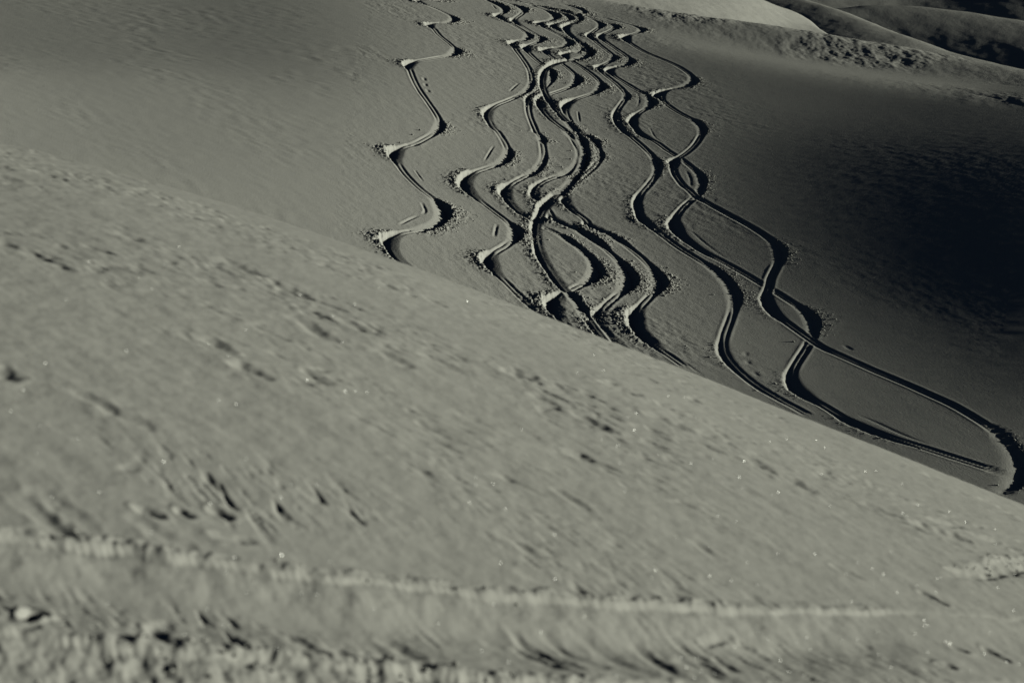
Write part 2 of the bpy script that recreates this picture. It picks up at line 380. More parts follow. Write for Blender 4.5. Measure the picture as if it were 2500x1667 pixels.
def catmull(P, step):
    out = []
    Q = np.vstack([2 * P[0] - P[1], P, 2 * P[-1] - P[-2]])
    for i in range(1, len(Q) - 2):
        p0, p1, p2, p3 = Q[i - 1:i + 3]
        n = max(2, int(np.linalg.norm(p2 - p1) / step)); t = np.linspace(0, 1, n, endpoint=False)[:, None]
        # centripetal-like tangents keep uneven control points from overshooting
        d1 = np.linalg.norm(p1 - p0) ** .5 + 1e-6; d2 = np.linalg.norm(p2 - p1) ** .5 + 1e-6; d3 = np.linalg.norm(p3 - p2) ** .5 + 1e-6
        m1 = (p2 - p1) + d2 * ((p1 - p0) / d1 - (p2 - p0) / (d1 + d2)); m2 = (p2 - p1) + d2 * ((p3 - p2) / d3 - (p3 - p1) / (d2 + d3))
        out.append((2 * t**3 - 3 * t**2 + 1) * p1 + (t**3 - 2 * t**2 + t) * m1 + (-2 * t**3 + 3 * t**2) * p2 + (t**3 - t**2) * m2)
    out.append(P[-1:]); return np.vstack(out)

def resample(x, y, step):
    s = np.concatenate([[0], np.cumsum(np.hypot(np.diff(x), np.diff(y)))])
    q = np.arange(0, s[-1], step)
    return np.interp(q, s, x), np.interp(q, s, y)

DS = 0.06
H = Zf + relief
carve = np.zeros_like(Zf)
owner = np.full(Zf.shape, -1, np.int16)      # which track a grid point belongs to
berm_id = np.full(Zf.shape, -1, np.int16)    # which turn's heap of thrown snow
TINFO = []

def stamp(cx, cy, R):
    """nearest point of a path for every grid point within R"""
    best = np.full(Zf.shape, 1e9, np.float32); idx = np.full(Zf.shape, -1, np.int32)
    for k in range(0, len(cx)):
        j0, j1 = np.searchsorted(fy, (cy[k] - R, cy[k] + R))
        i0, i1 = np.searchsorted(fu, ((cx[k] - R) / cy[k] - .0004, (cx[k] + R) / cy[k] + .0004))
        if j1 <= j0 or i1 <= i0: continue
        d2 = (Xf[j0:j1, i0:i1] - cx[k]) ** 2 + (Yf[j0:j1, i0:i1] - cy[k]) ** 2
        b = best[j0:j1, i0:i1]; m = d2 < b
        b[m] = d2[m]; idx[j0:j1, i0:i1][m] = k
    sel = np.nonzero((idx >= 0) & (best < R * R))
    return sel, idx[sel], best[sel]

for ti, (key, label, strength, P) in enumerate(TRACKS):
    c = catmull(P, 1.5)
    x, y = far_point(c[:, 0], c[:, 1])
    x, y = resample(x, y, DS)
    x = gsmooth(x, 0.26 / DS, 0); y = gsmooth(y, 0.26 / DS, 0)
    x, y = resample(x, y, DS)
    tx, ty = np.gradient(gsmooth(x, 3, 0)), np.gradient(gsmooth(y, 3, 0)); n = np.hypot(tx, ty) + 1e-9; tx /= n; ty /= n
    ang = np.unwrap(np.arctan2(ty, tx)); kap = gsmooth(np.gradient(gsmooth(ang, .35 / DS, 0)) / DS, .3 / DS, 0)
    ka = gsmooth(kap, .5 / DS, 0); sgn = np.where(ka >= 0, 1, -1)
    turn = np.concatenate([[0], np.cumsum(np.abs(np.diff(sgn)) > 0)])
    nt = int(turn.max()) + 1
    peak = np.array([np.abs(kap[turn == b]).max() for b in range(nt)])
    sweep = np.array([np.abs(kap[turn == b]).sum() * DS for b in range(nt)])
    per_turn = np.clip(.45 + .55 * peak / .22, .5, 1.15) * np.clip(rng.normal(1.0, .14, nt), .75, 1.3) * sstep(.12, .5, sweep)
    big = (np.abs(kap) / peak[turn]) ** 1.35
    sh = int(.25 / DS); big = np.concatenate([np.repeat(big[:1], sh), big[:-sh]])      # deepest just after the apex
    big = gsmooth(big * per_turn[turn], .32 / DS, 0)
    if key == 't6': big = np.maximum(big, (.40) + .12 * perlin(np.arange(len(x)) * DS * .5, np.zeros(len(x)), 6))
    a = sstep(.08, .45, big)
    R = 1.35
    sel, k, d2 = stamp(x, y, R)
    ddx = Xf[sel] - x[k]; ddy = Yf[sel] - y[k]
    t = ddx * (-ty[k]) + ddy * tx[k]
    o = -sgn[k]; tau = t * o; aa = a[k] * min(1.0, strength); bg_ = big[k] * strength
    ws = .50 + .72 * np.clip(bg_, 0, 1.3); tr = tau / ws
    endfade = sstep(0, 12, k) * sstep(0, 6, len(x) - 1 - k)
    s_arc = k * DS
    # two ski grooves on the straights
    wv = 0.02 * perlin(s_arc * .7, s_arc * 0 + ti * 3.3, 5)
    gap = 0.092; deep = .8 + .5 * perlin(s_arc * .35, s_arc * 0 + ti * 1.7, 8)
    straight = -0.040 * strength * deep * (np.exp(-((tau - gap - wv) / .040) ** 2) + np.exp(-((tau + gap) / .040) ** 2)) \
               + 0.011 * np.exp(-((np.abs(tau) - .19) / .045) ** 2) - 0.008 * np.exp(-(tau / .17) ** 4)
    # one banked trench with a heap of thrown snow outside on the turns
    hf = 1 - .80 * sstep(1450, 1800, PXf[sel]); D = 0.040 + 0.125 * bg_ * (.4 + .6 * hf); Bm = (0.010 + 0.058 * bg_) * hf
    lump = 0.85 + 0.9 * fbm(Xf[sel] * 5.5, Yf[sel] * 4.0, 3, 91 + ti)
    ti_in = -0.28; ti_bot = 0.14; ti_top = 0.31
    rag = (.015 + .03 * bg_) * fbm(Xf[sel] * 6, Yf[sel] * 3, 3, 97)
    q = np.clip((tr - ti_in) / (ti_bot - ti_in), 0, 1); r_ = sstep(ti_bot, ti_top, tr + rag)
    floor_ = -D * (0.25 * q + 0.75 * q ** 1.4) * sstep(ti_in - .02, ti_in + .03, tr)
    outer = np.exp(-(np.clip(tr - ti_top, 0, 9) / .24) ** 1.2)
    bank = np.where(tr < ti_bot, floor_, -D * (1 - r_) + Bm * np.clip(lump, .1, 2) * r_ * outer)
    bank += np.where(tr > ti_top - .08, .036 * hf * np.clip(bg_ - .15, 0, 2) * fbm(Xf[sel] * 11, Yf[sel] * 6.5, 3, 95, .6) * np.exp(-(np.clip(tr - .36, 0, 9) / .30) ** 2), 0)
    bank += 0.014 * np.clip(1 - bg_, 0, 1) * np.exp(-((tr + .03) / .05) ** 2)
    prof = ((1 - aa) * straight + aa * bank) * endfade
    keepm = (1 - sstep(.20, .34, np.abs(tr) * (.75 + .25 * aa))) * endfade
    carve[sel] = carve[sel] * (1 - keepm) + prof
    relief_cut = relief[sel] * (1 - .7 * keepm); H[sel] = Zf[sel] + relief_cut
    core = (np.abs(tau) < np.maximum(.20, .32 * ws)) & (endfade > .3)
    heap = (tr >= .32) & (tr < .85) & (bg_ > .38) & (endfade > .5) & ~core
    owner[tuple(s[core] for s in sel)] = ti; berm_id[tuple(s[core] for s in sel)] = -1
    hs = tuple(s[heap] for s in sel); free = (owner[hs] == -1) | (owner[hs] == ti) | (berm_id[hs] >= 0)
    hs = tuple(s[free] for s in hs); owner[hs] = ti; berm_id[hs] = turn[k[heap][free]]
    TINFO.append(dict(x=x, y=y, tx=tx, ty=ty, a=a, o=-sgn, turn=turn, big=big * strength))
H = H + carve

# ------------------------------------------------------------------ marks of ski poles and dragged tips
MARKS = [
    ('short pole scratch curling beside the leftmost track above its lowest bend', [(1030, 495), (1038, 516), (1032, 523)], .05),
    ('long thin scratch left of the lowest right bend of the leftmost track', [(977, 548), (1002, 535), (1021, 527)], .05),
    ('upright pole scratch between the two leftmost tracks near the ridge', [(1213, 548), (1207, 578)], .05),
    ('slanting scratch on the snow left of the second track', [(1205, 357), (1183, 393)], .04),
    ('slanting scratch high on the slope left of the second track', [(1266, 204), (1244, 224)], .045),
    ('topmost of three small dents inside the upper left bend of the leftmost track', [(1035, 190), (1037, 197)], .07),
    ('middle of three small dents inside the upper left bend of the leftmost track', [(1038, 204), (1040, 211)], .07),
    ('lowest of three small dents inside the upper left bend of the leftmost track', [(1043, 219), (1047, 226)], .07),
    ('curved scratch between the two tracks right of the crowded middle', [(1556, 230), (1560, 247), (1555, 262)], .05),
    ('thin scratch running downhill right of the ski track crossed by the rightmost one', [(1586, 313), (1600, 336), (1613, 347)], .035),
    ('small scratch in the pocket right of the crowded middle tracks', [(1411, 272), (1415, 298)], .04),
    ('curved scratch inside the loop where the right pair of tracks cross', [(1675, 417), (1685, 436), (1687, 455)], .06),
    ('long thin drag line above the straight part of the crossed track', [(1687, 564), (1724, 596), (1768, 628)], .04),
    ('topmost of three pole dents left of the lowest right bend', [(1820, 860), (1822, 868)], .07),
    ('middle of three pole dents left of the lowest right bend', [(1824, 880), (1829, 888)], .075),
    ('lowest of three pole dents left of the lowest right bend', [(1841, 909), (1850, 917)], .07),
    ('long drag line beside the straight track in the lower right corner', [(2100, 1015), (2134, 1029), (2215, 1065), (2265, 1084)], .045),
    ('drag line beside the track just above the ridge at the middle right', [(1662, 876), (1706, 910)], .04),
    ('thin scratch inside the middle bend of the leftmost track', [(1013, 416), (1032, 442)], .035),
    ('short scratch on the dark slope above the rightmost track', [(2062, 844), (2079, 854)], .06),
    ('tiny scratch at the top of the slope left of the second track', [(1202, 13), (1211, 23)], .045)]
mark_id = np.full(Zf.shape, -1, np.int16)
for mi, (label, pts, wd) in enumerate(MARKS):
    c = catmull(np.array(pts, float), 1.0); x, y = far_point(c[:, 0], c[:, 1]); x, y = resample(x, y, .03)
    if len(x) < 3: continue
    sel, k, d2 = stamp(x, y, .3)
    e = np.sin(np.pi * np.clip((k + 1) / (len(x) + 1), 0, 1)) ** .5
    d = np.sqrt(d2); f = np.exp(-(d / wd) ** 2) * e
    H[sel] += (1 - .45 * (pts[0][0] > 1550)) * (-0.03 * f) + 0.008 * (pts[0][0] < 1550) * np.exp(-((d - 1.9 * wd) / (.7 * wd)) ** 2) * e
    m = (d < 2.2 * wd) & (owner[sel] < 0); mark_id[tuple(s[m] for s in sel)] = mi

# ------------------------------------------------------------------ far slope meshes: ground, grooves, heaps, marks
Pf = to_world(Xf, Yf, H); Nf = grid_normals(Pf)
Vf = Pf.reshape(-1, 3); Nv = Nf.reshape(-1, 3); Ff = grid_faces(*Zf.shape)
NCF = Zf.shape[1] - 1
def largest_piece(faces):
    left = set(int(f) for f in faces); best = []
    while left:
        stack = [left.pop()]; comp = []
        while stack:
            f = stack.pop(); comp.append(f)
            for g_ in (f - 1, f + 1, f - NCF, f + NCF):
                if g_ in left: left.remove(g_); stack.append(g_)
        if len(comp) > len(best): best = comp
    return np.array(sorted(best), int)
def face_owner(arr):
    a = arr.ravel()[Ff]; return np.max(a, 1)
fo = face_owner(owner); fm = face_owner(mark_id); fb = owner.ravel()[Ff]
bi = berm_id.ravel()[Ff]
isberm = np.zeros(len(Ff), bool); bnum = np.max(np.where((fb == fo[:, None]), bi, -1), 1)
allberm = np.all(np.where(fb == fo[:, None], bi >= 0, True), 1) & (bnum >= 0)
fm[fo >= 0] = -1
mark_faces = {}
for mi in range(len(MARKS)):
    ids = np.nonzero(fm == mi)[0]; mark_faces[mi] = largest_piece(ids); fm[ids] = -1; fm[mark_faces[mi]] = mi
slope = link(bpy.data.objects.new("snow_slope", sub_mesh("snow_slope", Vf, Nv, Ff, (fo < 0) & (fm < 0), M_FAR)), kind="structure",
             label="wind-packed snow slope falling towards the ridge, darkening to the right")
vis = (PYf > -40) & (PYf < 1260) & (PXf < 2560)
vf = vis.ravel()[Ff].any(1)
for ti, (key, label, strength, P) in enumerate(TRACKS):
    info = TINFO[ti]
    root = bpy.data.objects.new("ski_track", None); mid = len(info['x']) // 2
    link(root, label=label, category="ski track", group="ski tracks winding down the far slope")
    mine = fo == ti
    heaps = []
    for b in np.unique(bnum[mine & allberm]):
        piece = largest_piece(np.nonzero(mine & allberm & (bnum == b))[0])
        if len(piece) >= 40 and vf[piece].any(): heaps.append(piece)
    g = mine.copy()
    for p in heaps: g[p] = False
    link(bpy.data.objects.new("groove", sub_mesh("groove", Vf, Nv, Ff, g, M_TRK)), root)
    for p in heaps: link(bpy.data.objects.new("spray_heap", sub_mesh("spray_heap", Vf, Nv, Ff, p, M_TRK)), root)
    # crumbs thrown out of the turns
    a = info['a']; nn = len(a); PT = []; RR = []
    big = info['big']; p = np.clip(big - .25, 0, 1.2); cnt = rng.poisson(p * (4.0 + 15.0 * (-info['ty'] * info['o'] > 0)))
    ks = np.repeat(np.arange(nn), cnt)
    if len(ks):
        tau = (.50 + .72 * big[ks]) * (.30 + np.abs(rng.normal(0, .15, len(ks)) + np.abs(rng.normal(0, .11, len(ks))) ** 2 * 8)); al = rng.normal(0, .12, len(ks))
        o = info['o'][ks]
        cx = info['x'][ks] + (-info['ty'][ks]) * tau * o + info['tx'][ks] * al
        cy = info['y'][ks] + (info['tx'][ks]) * tau * o + info['ty'][ks] * al
        R = np.clip(np.exp(rng.normal(-3.95, .5, len(ks))), .008, .06) * np.clip(1.25 - .35 * tau, .6, 1.2) * (1 - .45 * sstep(8, 15, cx))
        ok = (cx / cy > fu[0]) & (cx / cy < .30) & (cy < fy[-1])
        cx, cy, R = cx[ok], cy[ok], R[ok]
        low = sstep(3.0, 9.0, cx); cz = far_height(cx, cy) + (.12 - .3 * low) * R
        link(bpy.data.objects.new("spray_crumbs", crumbs_mesh("spray_crumbs", to_world(cx, cy, cz), R, M_CRUMB, .7 - .2 * low)), root, kind="stuff")
for mi, (label, pts, wd) in enumerate(MARKS):
    sel = mark_faces[mi]
    if len(sel) < 2: continue
    link(bpy.data.objects.new("pole_mark", sub_mesh("pole_mark", Vf, Nv, Ff, sel, M_TRK)),
         label=label, category="pole mark", group="pole marks and scratches in the snow")

CLODS = [
    (1024.6, 319, 'right one of two snow clods left of the leftmost track'), (1006, 330, 'left one of two snow clods left of the leftmost track'),
    (975.6, 349.5, 'tiny snow clod above the left bend of the leftmost track'), (1233, 440, 'lone snow clod left of the third track, above its left bend'),
    (1372, 409, 'upper snow clod in the gap left of the bold track bend'), (1352, 422, 'lower snow clod in the gap left of the bold track bend'),
    (1393, 369, 'upper of two dark clods just left of the wide shadowed bend'), (1393, 390, 'lower of two dark clods just left of the wide shadowed bend'),
    (1404.5, 666, 'round snow clod inside the black shadowed bend near the ridge'), (1492, 705.5, 'snow clod between the second and third shadowed bends near the ridge'),
    (1472, 732, 'small snow clod above the spray where two tracks meet the ridge'), (1742, 719, 'lone snow clod left of the long track bend at middle right'),
    (1675, 845, 'tiny dark clod on open snow left of the long track'), (1936, 834, 'snow clod left of the lower crossing of the right pair'),
    (1385, 199, 'upper of two touching clods in the fourth track bend'), (1381, 204.5, 'lower of two touching clods in the fourth track bend'),
    (1353, 214, 'flat snow clod just right of the bold track upper arc'), (1650.5, 201, 'lone snow clod inside the upper bend of the rightmost track'),
    (1485, 266, 'lone snow clod left of the long track upper bend'), (1647, 254, 'dark clod inside the second bend of the rightmost track'),
    (2436, 1184, 'dark snow clod on the ridge edge in the lower right corner'), (2247, 1095, 'snow clod touching the straight track in the lower right corner'),
    (1346, 711, 'snow clod above the spray heap near the ridge, left of the bold track')]
cx, cy = far_point([c[0] for c in CLODS], [c[1] for c in CLODS])
for (px, py, label), x, y in zip(CLODS, cx, cy):
    r = rng.uniform(.04, .058) * (1.15 if py > 600 else 1.0)
    me = crumbs_mesh("snow_clod", np.zeros((1, 3)), np.array([r]), M_CRUMB, .8)
    me.polygons.foreach_set("use_smooth", np.ones(8, bool))
    o = link(bpy.data.objects.new("snow_clod", me), label=label, category="snow clod", group="loose snow clods on the far slope")
    o.location = (x, y, far_height(np.array([x]), np.array([y]))[0] + CAM_Z + (.35 if px < 1560 else -.1) * r)

# ------------------------------------------------------------------ hills behind the crest
def hill(name, label, us, ys, z0, u0, ctrl, sig, crest, rough, q=.01, csm=3.0, ysm=3.0):
    z = solve_relief(us, ys, z0, u0, ctrl, sig, crest, ysm=ysm, crest_q=q, crest_sm=csm)
    u2 = np.linspace(us[0], us[-1], 300); y2 = np.linspace(ys[0], ys[-1], 150)
    zz = cubic_matrix(ys, y2) @ z @ cubic_matrix(us, u2).T
    Ug, Yg = np.meshgrid(u2, y2); X = Ug * Yg
    zz = zz + rough(X, Yg, zz)
    P = to_world(X, Yg, zz)
    me = mesh_from_arrays(name, P.reshape(-1, 3), grid_faces(*zz.shape), M_HILL)
    return link(bpy.data.objects.new(name, me), kind="structure", label=label)

hill("hill", "bright sunlit hill just behind the crest at the upper right",
     np.linspace(-0.03, 0.36, 157), np.arange(172, 262, 1.0), lambda y: 28.5 + (y - 180) * 0.30, 0.08,
     [(1600, 20, .20), (1650, 0, .23), (1750, 30, .26), (1850, 40, .31), (1900, 30, .33), (1960, 60, .27), (2000, 80, .18), (2030, 92, .08), (1600, 40, .2), (1850, -60, .30), (2100, 110, .15), (2300, 160, .1)],
     (40, 16), [(0, -900), (1600, -260), (1760, -60), (1855, -2), (1930, 22), (1990, 54), (2045, 86), (2120, 130), (2300, 260)],
     lambda X, Y, z: .05 * fbm(X * .4, Y * .25, 4, 12, .6), q=.02, csm=1.5, ysm=2)
hill("hill", "narrow ridge with a black shaded flank and pale crest at the upper right",
     np.linspace(0.05, 0.40, 141), np.arange(232, 330, 1.0), lambda y: 36 + (y - 235) * 0.30, 0.15,
     [(1880, -5, .02), (1930, 8, .004), (1990, 30, .003), (2040, 55, .006), (2090, 80, .02), (2140, 92, .04),
      (1960, -6, .07), (2060, 30, .11), (2150, 66, .12), (2250, 106, .12), (2350, 142, .10), (2200, 112, .06), (2480, 180, .06), (1930, -40, .06), (2150, 30, .12), (2350, 90, .1)],
     (26, 11), [(0, -900), (1600, -300), (1860, -60), (1960, -8), (2060, 24), (2140, 56), (2250, 98), (2347, 134), (2420, 151), (2500, 168), (2900, 300)],
     lambda X, Y, z: .03 * fbm(X * .4, Y * .2, 4, 13, .6), q=.015, csm=1.5, ysm=1.5)
hill("hill", "dark rounded hill with a pale top at the right edge",
     np.linspace(0.09, 0.42, 129), np.arange(300, 430, 2.0), lambda y: 42 + (y - 300) * 0.40, 0.19,
     [(2000, 15, .065), (2130, 22, .055), (2300, 40, .055), (2480, 62, .06), (2200, 60, .014), (2350, 90, .006), (2480, 110, .006), (2480, 150, -.004), (2400, 140, -.002), (2200, 120, .004), (2050, 40, .03)],
     (60, 18), [(1500, 40), (1900, 30), (2053, 20), (2130, 10), (2219, 13), (2359, 27), (2500, 50), (2900, 130)],
     lambda X, Y, z: .05 * fbm(X * .25, Y * .12, 4, 14, .5), q=.008, csm=4, ysm=5)
hill("hill", "farthest dark hillside in the upper right corner",
     np.linspace(0.08, 0.42, 129), np.arange(480, 640, 4.0), lambda y: 72 + (y - 480) * 0.45, 0.19,
     [(2000, 0, .075), (2200, 0, .07), (2300, 10, .0), (2450, 20, .002), (2480, 40, .006), (2000, -100, .05), (2400, -100, .0)],
     (50, 30), None, lambda X, Y, z: .12 * fbm(X * .1, Y * .06, 4, 16, .5), ysm=8)

# ------------------------------------------------------------------ the near snow ridge
MN = 0.386
def near_base(x, y):
    return (-4.19 + x * (SR - MN * CR) + 0.5418 * y - 0.01636 * y * y - .019 * np.clip(-x - .5, 0, 9) ** 2) / (CR + MN * SR)
nu = np.concatenate([np.linspace(-.62, -.27, 40, endpoint=False), np.linspace(-.27, .275, 600, endpoint=False), np.linspace(.275, .60, 40)])
ny = np.concatenate([np.linspace(2.5, 5.6, 25, endpoint=False), np.linspace(5.6, 11.5, 330, endpoint=False), np.linspace(11.5, 18, 110, endpoint=False), np.linspace(18, 44, 40)])
NUg, NYg = np.meshgrid(nu, ny); NX = NUg * NYg
NZ = near_base(NX, NYg)
WN = NZ / NYg
NPX, NPY = uw_to_pix(NUg, WN)
def near_point(px, py):
    u, w = pix_to_uw(px, py); u = np.atleast_1d(u); w = np.atleast_1d(w); y = np.empty(len(u))
    yy = np.linspace(2.5, 16, 1400)
    for k in range(len(u)):
        ww = near_base(u[k] * yy, yy) / yy
        y[k] = np.interp(w[k], np.maximum.accumulate(ww) + np.arange(1400) * 1e-9, yy)
    return u * y, y

def rot(x, y, deg):
    a = math.radians(deg); return x * math.cos(a) + y * math.sin(a), -x * math.sin(a) + y * math.cos(a)
near_w = sstep(9.2, 7.6, NYg)
a1, c1 = rot(NX, NYg, -7); a2, c2 = rot(NX, NYg, -46)
edge_line = 262 + .386 * NPX
patch = sstep(-.05, .5, fbm(a1 * .45, c1 * .9, 3, 101) + .05 + .35 * np.exp(-((NPY - edge_line - 120) / 75) ** 2))
def streaks(a, c, seed, fa, fc):
    wob = .06 * perlin(a * 1.3, c * 2.0, seed + 9)
    n1 = fbm(a * fa, (c + wob) * fc, 3, seed, .5)
    n2 = fbm(a * fa * 2.2, (c + wob) * fc * 2.2, 2, seed + 4, .5)
    return -0.015 * sstep(.18, .9, n1) - 0.007 * sstep(.2, .9, n2) + 0.003 * n1
rel = 1.35 * patch * ((1 - near_w) * streaks(a1, c1, 111, 3.2, 8.5) + near_w * .75 * streaks(a2, c2, 131, 3.8, 11.0))
rel += .008 * fbm(a1 * .8, c1 * 2.5, 3, 151) + .0035 * fbm(a1 * 3.0, c1 * 6.0, 3, 155) + .0025 * fbm(NX * 9, NYg * 9, 3, 161)
rel += .03 * fbm(NX * .35, NYg * .3, 2, 157) * sstep(9, 12, NYg)
pits = sstep(.48, .8, perlin(NX * 5.5, NYg * 5.0, 171)) * sstep(8.6, 7.2, NYg) * sstep(.2, -.8, NX)
rel -= .010 * pits

SCOOPS = [  # wind scoops and pits: points in the photograph, depth, width (m)
    ([(1254, 1506), (1291, 1543), (1414, 1617)], .024, .022), ([(1270, 1553), (1340, 1600), (1414, 1644)], .020, .020), ([(1334, 1516), (1400, 1570), (1478, 1612)], .014, .022), ([(1414, 1511), (1500, 1580), (1573, 1633)], .014, .035),
    ([(1531, 1511), (1600, 1590), (1658, 1649)], .016, .028), ([(1642, 1527), (1720, 1580), (1786, 1622)], .016, .022), ([(1690, 1601), (1765, 1655)], .024, .05), ([(1754, 1585), (1797, 1622)], .018, .02),
    ([(1201, 1532), (1276, 1569)], .012, .03), ([(957, 1537), (1020, 1585)], .014, .03), ([(701, 1527), (787, 1601)], .010, .03), ([(372, 1521), (415, 1564)], .016, .025),
    ([(351, 1245), (383, 1261)], .024, .022), ([(441, 1250), (462, 1261)], .022, .02), ([(531, 1247), (558, 1261)], .022, .02), ([(340, 1272), (425, 1325)], .010, .035), ([(106, 1208), (213, 1282)], .010, .04), ([(64, 1218), (160, 1303)], .012, .04),
    ([(531, 1309), (606, 1320)], .014, .025), ([(90, 1478), (102, 1478)], .05, .022), ([(68, 1494), (82, 1494)], .04, .020), ([(1727, 1537), (1786, 1527)], .030, .020), ([(1797, 1538), (1829, 1543)], .022, .02),
    ([(2254, 1447), (2307, 1474)], .022, .02), ([(2318, 1392), (2392, 1404)], .028, .022), ([(1361, 1197), (1430, 1240)], .012, .03), ([(1265, 1325), (1307, 1357)], .010, .03), ([(1307, 1410), (1414, 1447)], .012, .05),
    ([(1701, 1325), (1743, 1357)], .010, .03), ([(1254, 915), (1281, 923)], .030, .06), ([(1483, 947), (1531, 963)], .030, .06), ([(1424, 1022), (1478, 1050)], .026, .05), ([(680, 698), (723, 719)], .024, .06), ([(510, 830), (542, 846)], .018, .045),
    ([(595, 894), (643, 921)], .020, .045), ([(1605, 1027), (1658, 1048)], .018, .06), ([(1722, 1064), (1775, 1085)], .020, .05), ([(1828, 1123), (1871, 1149)], .016, .05), ([(1966, 1091), (2020, 1112)], .022, .05), ([(1913, 1165), (1977, 1197)], .018, .05),
    ([(2126, 1240), (2190, 1266)], .024, .05), ([(2232, 1282), (2339, 1314)], .028, .05), ([(2286, 1272), (2339, 1282)], .02, .04), ([(2392, 1309), (2477, 1335)], .024, .045), ([(733, 783), (787, 820)], .018, .05), ([(266, 1006), (351, 1038)], .012, .04),
    ([(191, 963), (276, 1006)], .012, .035), ([(0, 908), (22, 921)], .022, .04), ([(2052, 1389), (2094, 1410)], .014, .03), ([(2328, 1569), (2355, 1580)], .024, .02), ([(2296, 1622), (2323, 1628)], .024, .018), ([(2413, 1580), (2456, 1601)], .022, .02),
    ([(300, 575), (345, 592)], .014, .06), ([(560, 640), (610, 665)], .016, .06), ([(845, 790), (900, 815)], .014, .05), ([(930, 860), (985, 890)], .014, .05), ([(1060, 880), (1120, 905)], .014, .05), ([(1130, 1010), (1180, 1030)], .012, .04)]
def add_scoops(rel):
    for pts, dep, wd in SCOOPS:
        c = catmull(np.array(pts, float), 4.0); x, y = near_point(c[:, 0], c[:, 1]); x, y = resample(x, y, .01)
        if len(x) < 2: x = np.array([x[0]] * 2); y = np.array([y[0]] * 2)
        j0, j1 = np.searchsorted(ny, (y.min() - .3, y.max() + .3)); i0, i1 = np.searchsorted(nu, (min(x / y) - .05, max(x / y) + .05))
        XX = NX[j0:j1, i0:i1]; YY = NYg[j0:j1, i0:i1]; best = np.full(XX.shape, 9.0); bk = np.zeros(XX.shape)
        for k in range(len(x)):
            d = (XX - x[k]) ** 2 + (YY - y[k]) ** 2; m = d < best; best[m] = d[m]; bk[m] = k
        e = .55 + .45 * np.sin(np.pi * np.clip((bk + 1) / (len(x) + 1), 0, 1)); jit = 1 + .5 * perlin(XX * 14, YY * 14, 203)
        d = np.sqrt(best) * jit
        dep = dep * (.62 if (1150 < pts[0][0] < 1850 and pts[0][1] > 1490) else 1.0)
        rel[j0:j1, i0:i1] += -dep * e * np.exp(-(d / wd) ** 2) + .22 * dep * e * np.exp(-((d - 1.9 * wd) / (.7 * wd)) ** 2)
    return rel
rel = add_scoops(rel)

def near_dist(pts):
    c = catmull(np.array(pts, float), 6.0); x, y = near_point(c[:, 0], c[:, 1]); x, y = resample(x, y, .02)
    x = gsmooth(x, 2.5, 0); y = gsmooth(y, 2.5, 0)
    tx, ty = np.gradient(x), np.gradient(y); n = np.hypot(tx, ty); tx /= n; ty /= n
    best = np.full(NX.shape, 1e9); bk = np.zeros(NX.shape, int)
    j0, j1 = np.searchsorted(ny, (y.min() - 1, y.max() + 1))
    for k in range(0, len(x), 2):
        d2 = (NX[j0:j1] - x[k]) ** 2 + (NYg[j0:j1] - y[k]) ** 2
        m = d2 < best[j0:j1]; best[j0:j1][m] = d2[m]; bk[j0:j1][m] = k
    t = (NX - x[bk]) * ty[bk] + (NYg - y[bk]) * (-tx[bk])       # positive on the camera side
    along = (bk > 1) & (bk < len(x) - 3)
    return np.where(best < 1.2, t, 9.0), bk * .02, x, y, tx, ty

UP = [(-500, 1262), (-200, 1280), (0, 1301), (119, 1313), (185, 1321), (260, 1326), (330, 1332), (387, 1353), (456, 1361), (560, 1375), (679, 1391), (825, 1408), (940, 1418), (1051, 1426), (1203, 1447), (1296, 1453), (1399, 1462),
      (1550, 1470), (1651, 1475), (1800, 1482), (1955, 1489), (2160, 1493), (2350, 1500), (2700, 1512)]
LO = [(-500, 1500), (-200, 1516), (0, 1530), (128, 1549), (328, 1570), (477, 1581), (700, 1597), (819, 1615), (1042, 1635), (1147, 1647), (1296, 1659), (1600, 1668), (2000, 1674), (2500, 1668), (2700, 1668)]
RT = [(2300, 1384), (2345, 1384), (2395, 1376), (2450, 1368), (2500, 1362), (2600, 1355)]
near_owner = np.full(NX.shape, -1, np.int16)
near_tracks = []
for i, (pts, depth, wface, wtot, lumpy, fade) in enumerate([(UP, .062, .15, .62, .2, (1900, 2300)), (LO, .060, .13, .55, .7, (1300, 1900)), (RT, .022, .05, .16, .5, (3000, 3200))]):
    t, s, x, y, tx, ty = near_dist(pts)
    e = (1 - .75 * sstep(fade[0], fade[1], NPX)) * np.where(np.abs(t) < 5, 1, 0)
    if i == 2: e = e * sstep(2290, 2430, NPX)
    edge = t + (.016 + .02 * lumpy) * fbm(NX * 3.2, NYg * 3.2, 2, 181 + i) + (.004 + .012 * lumpy) * fbm(NX * 13, NYg * 13, 3, 183 + i)
    crispy = np.clip(.85 + .7 * fbm(NX * 2.1, NYg * 2.1, 3, 177 + i), .35, 1.4)
    crumble = fbm(NX * 10, NYg * 10, 3, 191 + i, .5)
    lip = .010 * np.exp(-((edge + .02) / .03) ** 2) * (.6 + 1.2 * np.clip(fbm(NX * 14, NYg * 14, 3, 187), -.5, 1)) * crispy
    down = .42 * crispy * sstep(-.004, .020, edge) + (1 - .42 * crispy) * sstep(.01, wface * 1.9, edge); up = sstep(wface + .05, wtot, edge)
    cut = -depth * down * (1 - up) + (.0015 + lumpy * .018) * crumble * np.exp(-((edge - .09) / .10) ** 2)
    rel = rel * (1 - .8 * np.exp(-((edge - .08) / .10) ** 2) * e) + (lip + cut) * e
    m = (edge > -.05) & (edge < (wface + .12 if i < 2 else .16)) & (e > .35)
    near_owner[m] = i
    near_tracks.append((x, y, tx, ty, e))
NZ2 = NZ + rel
PN = to_world(NX, NYg, NZ2); NN = grid_normals(PN)
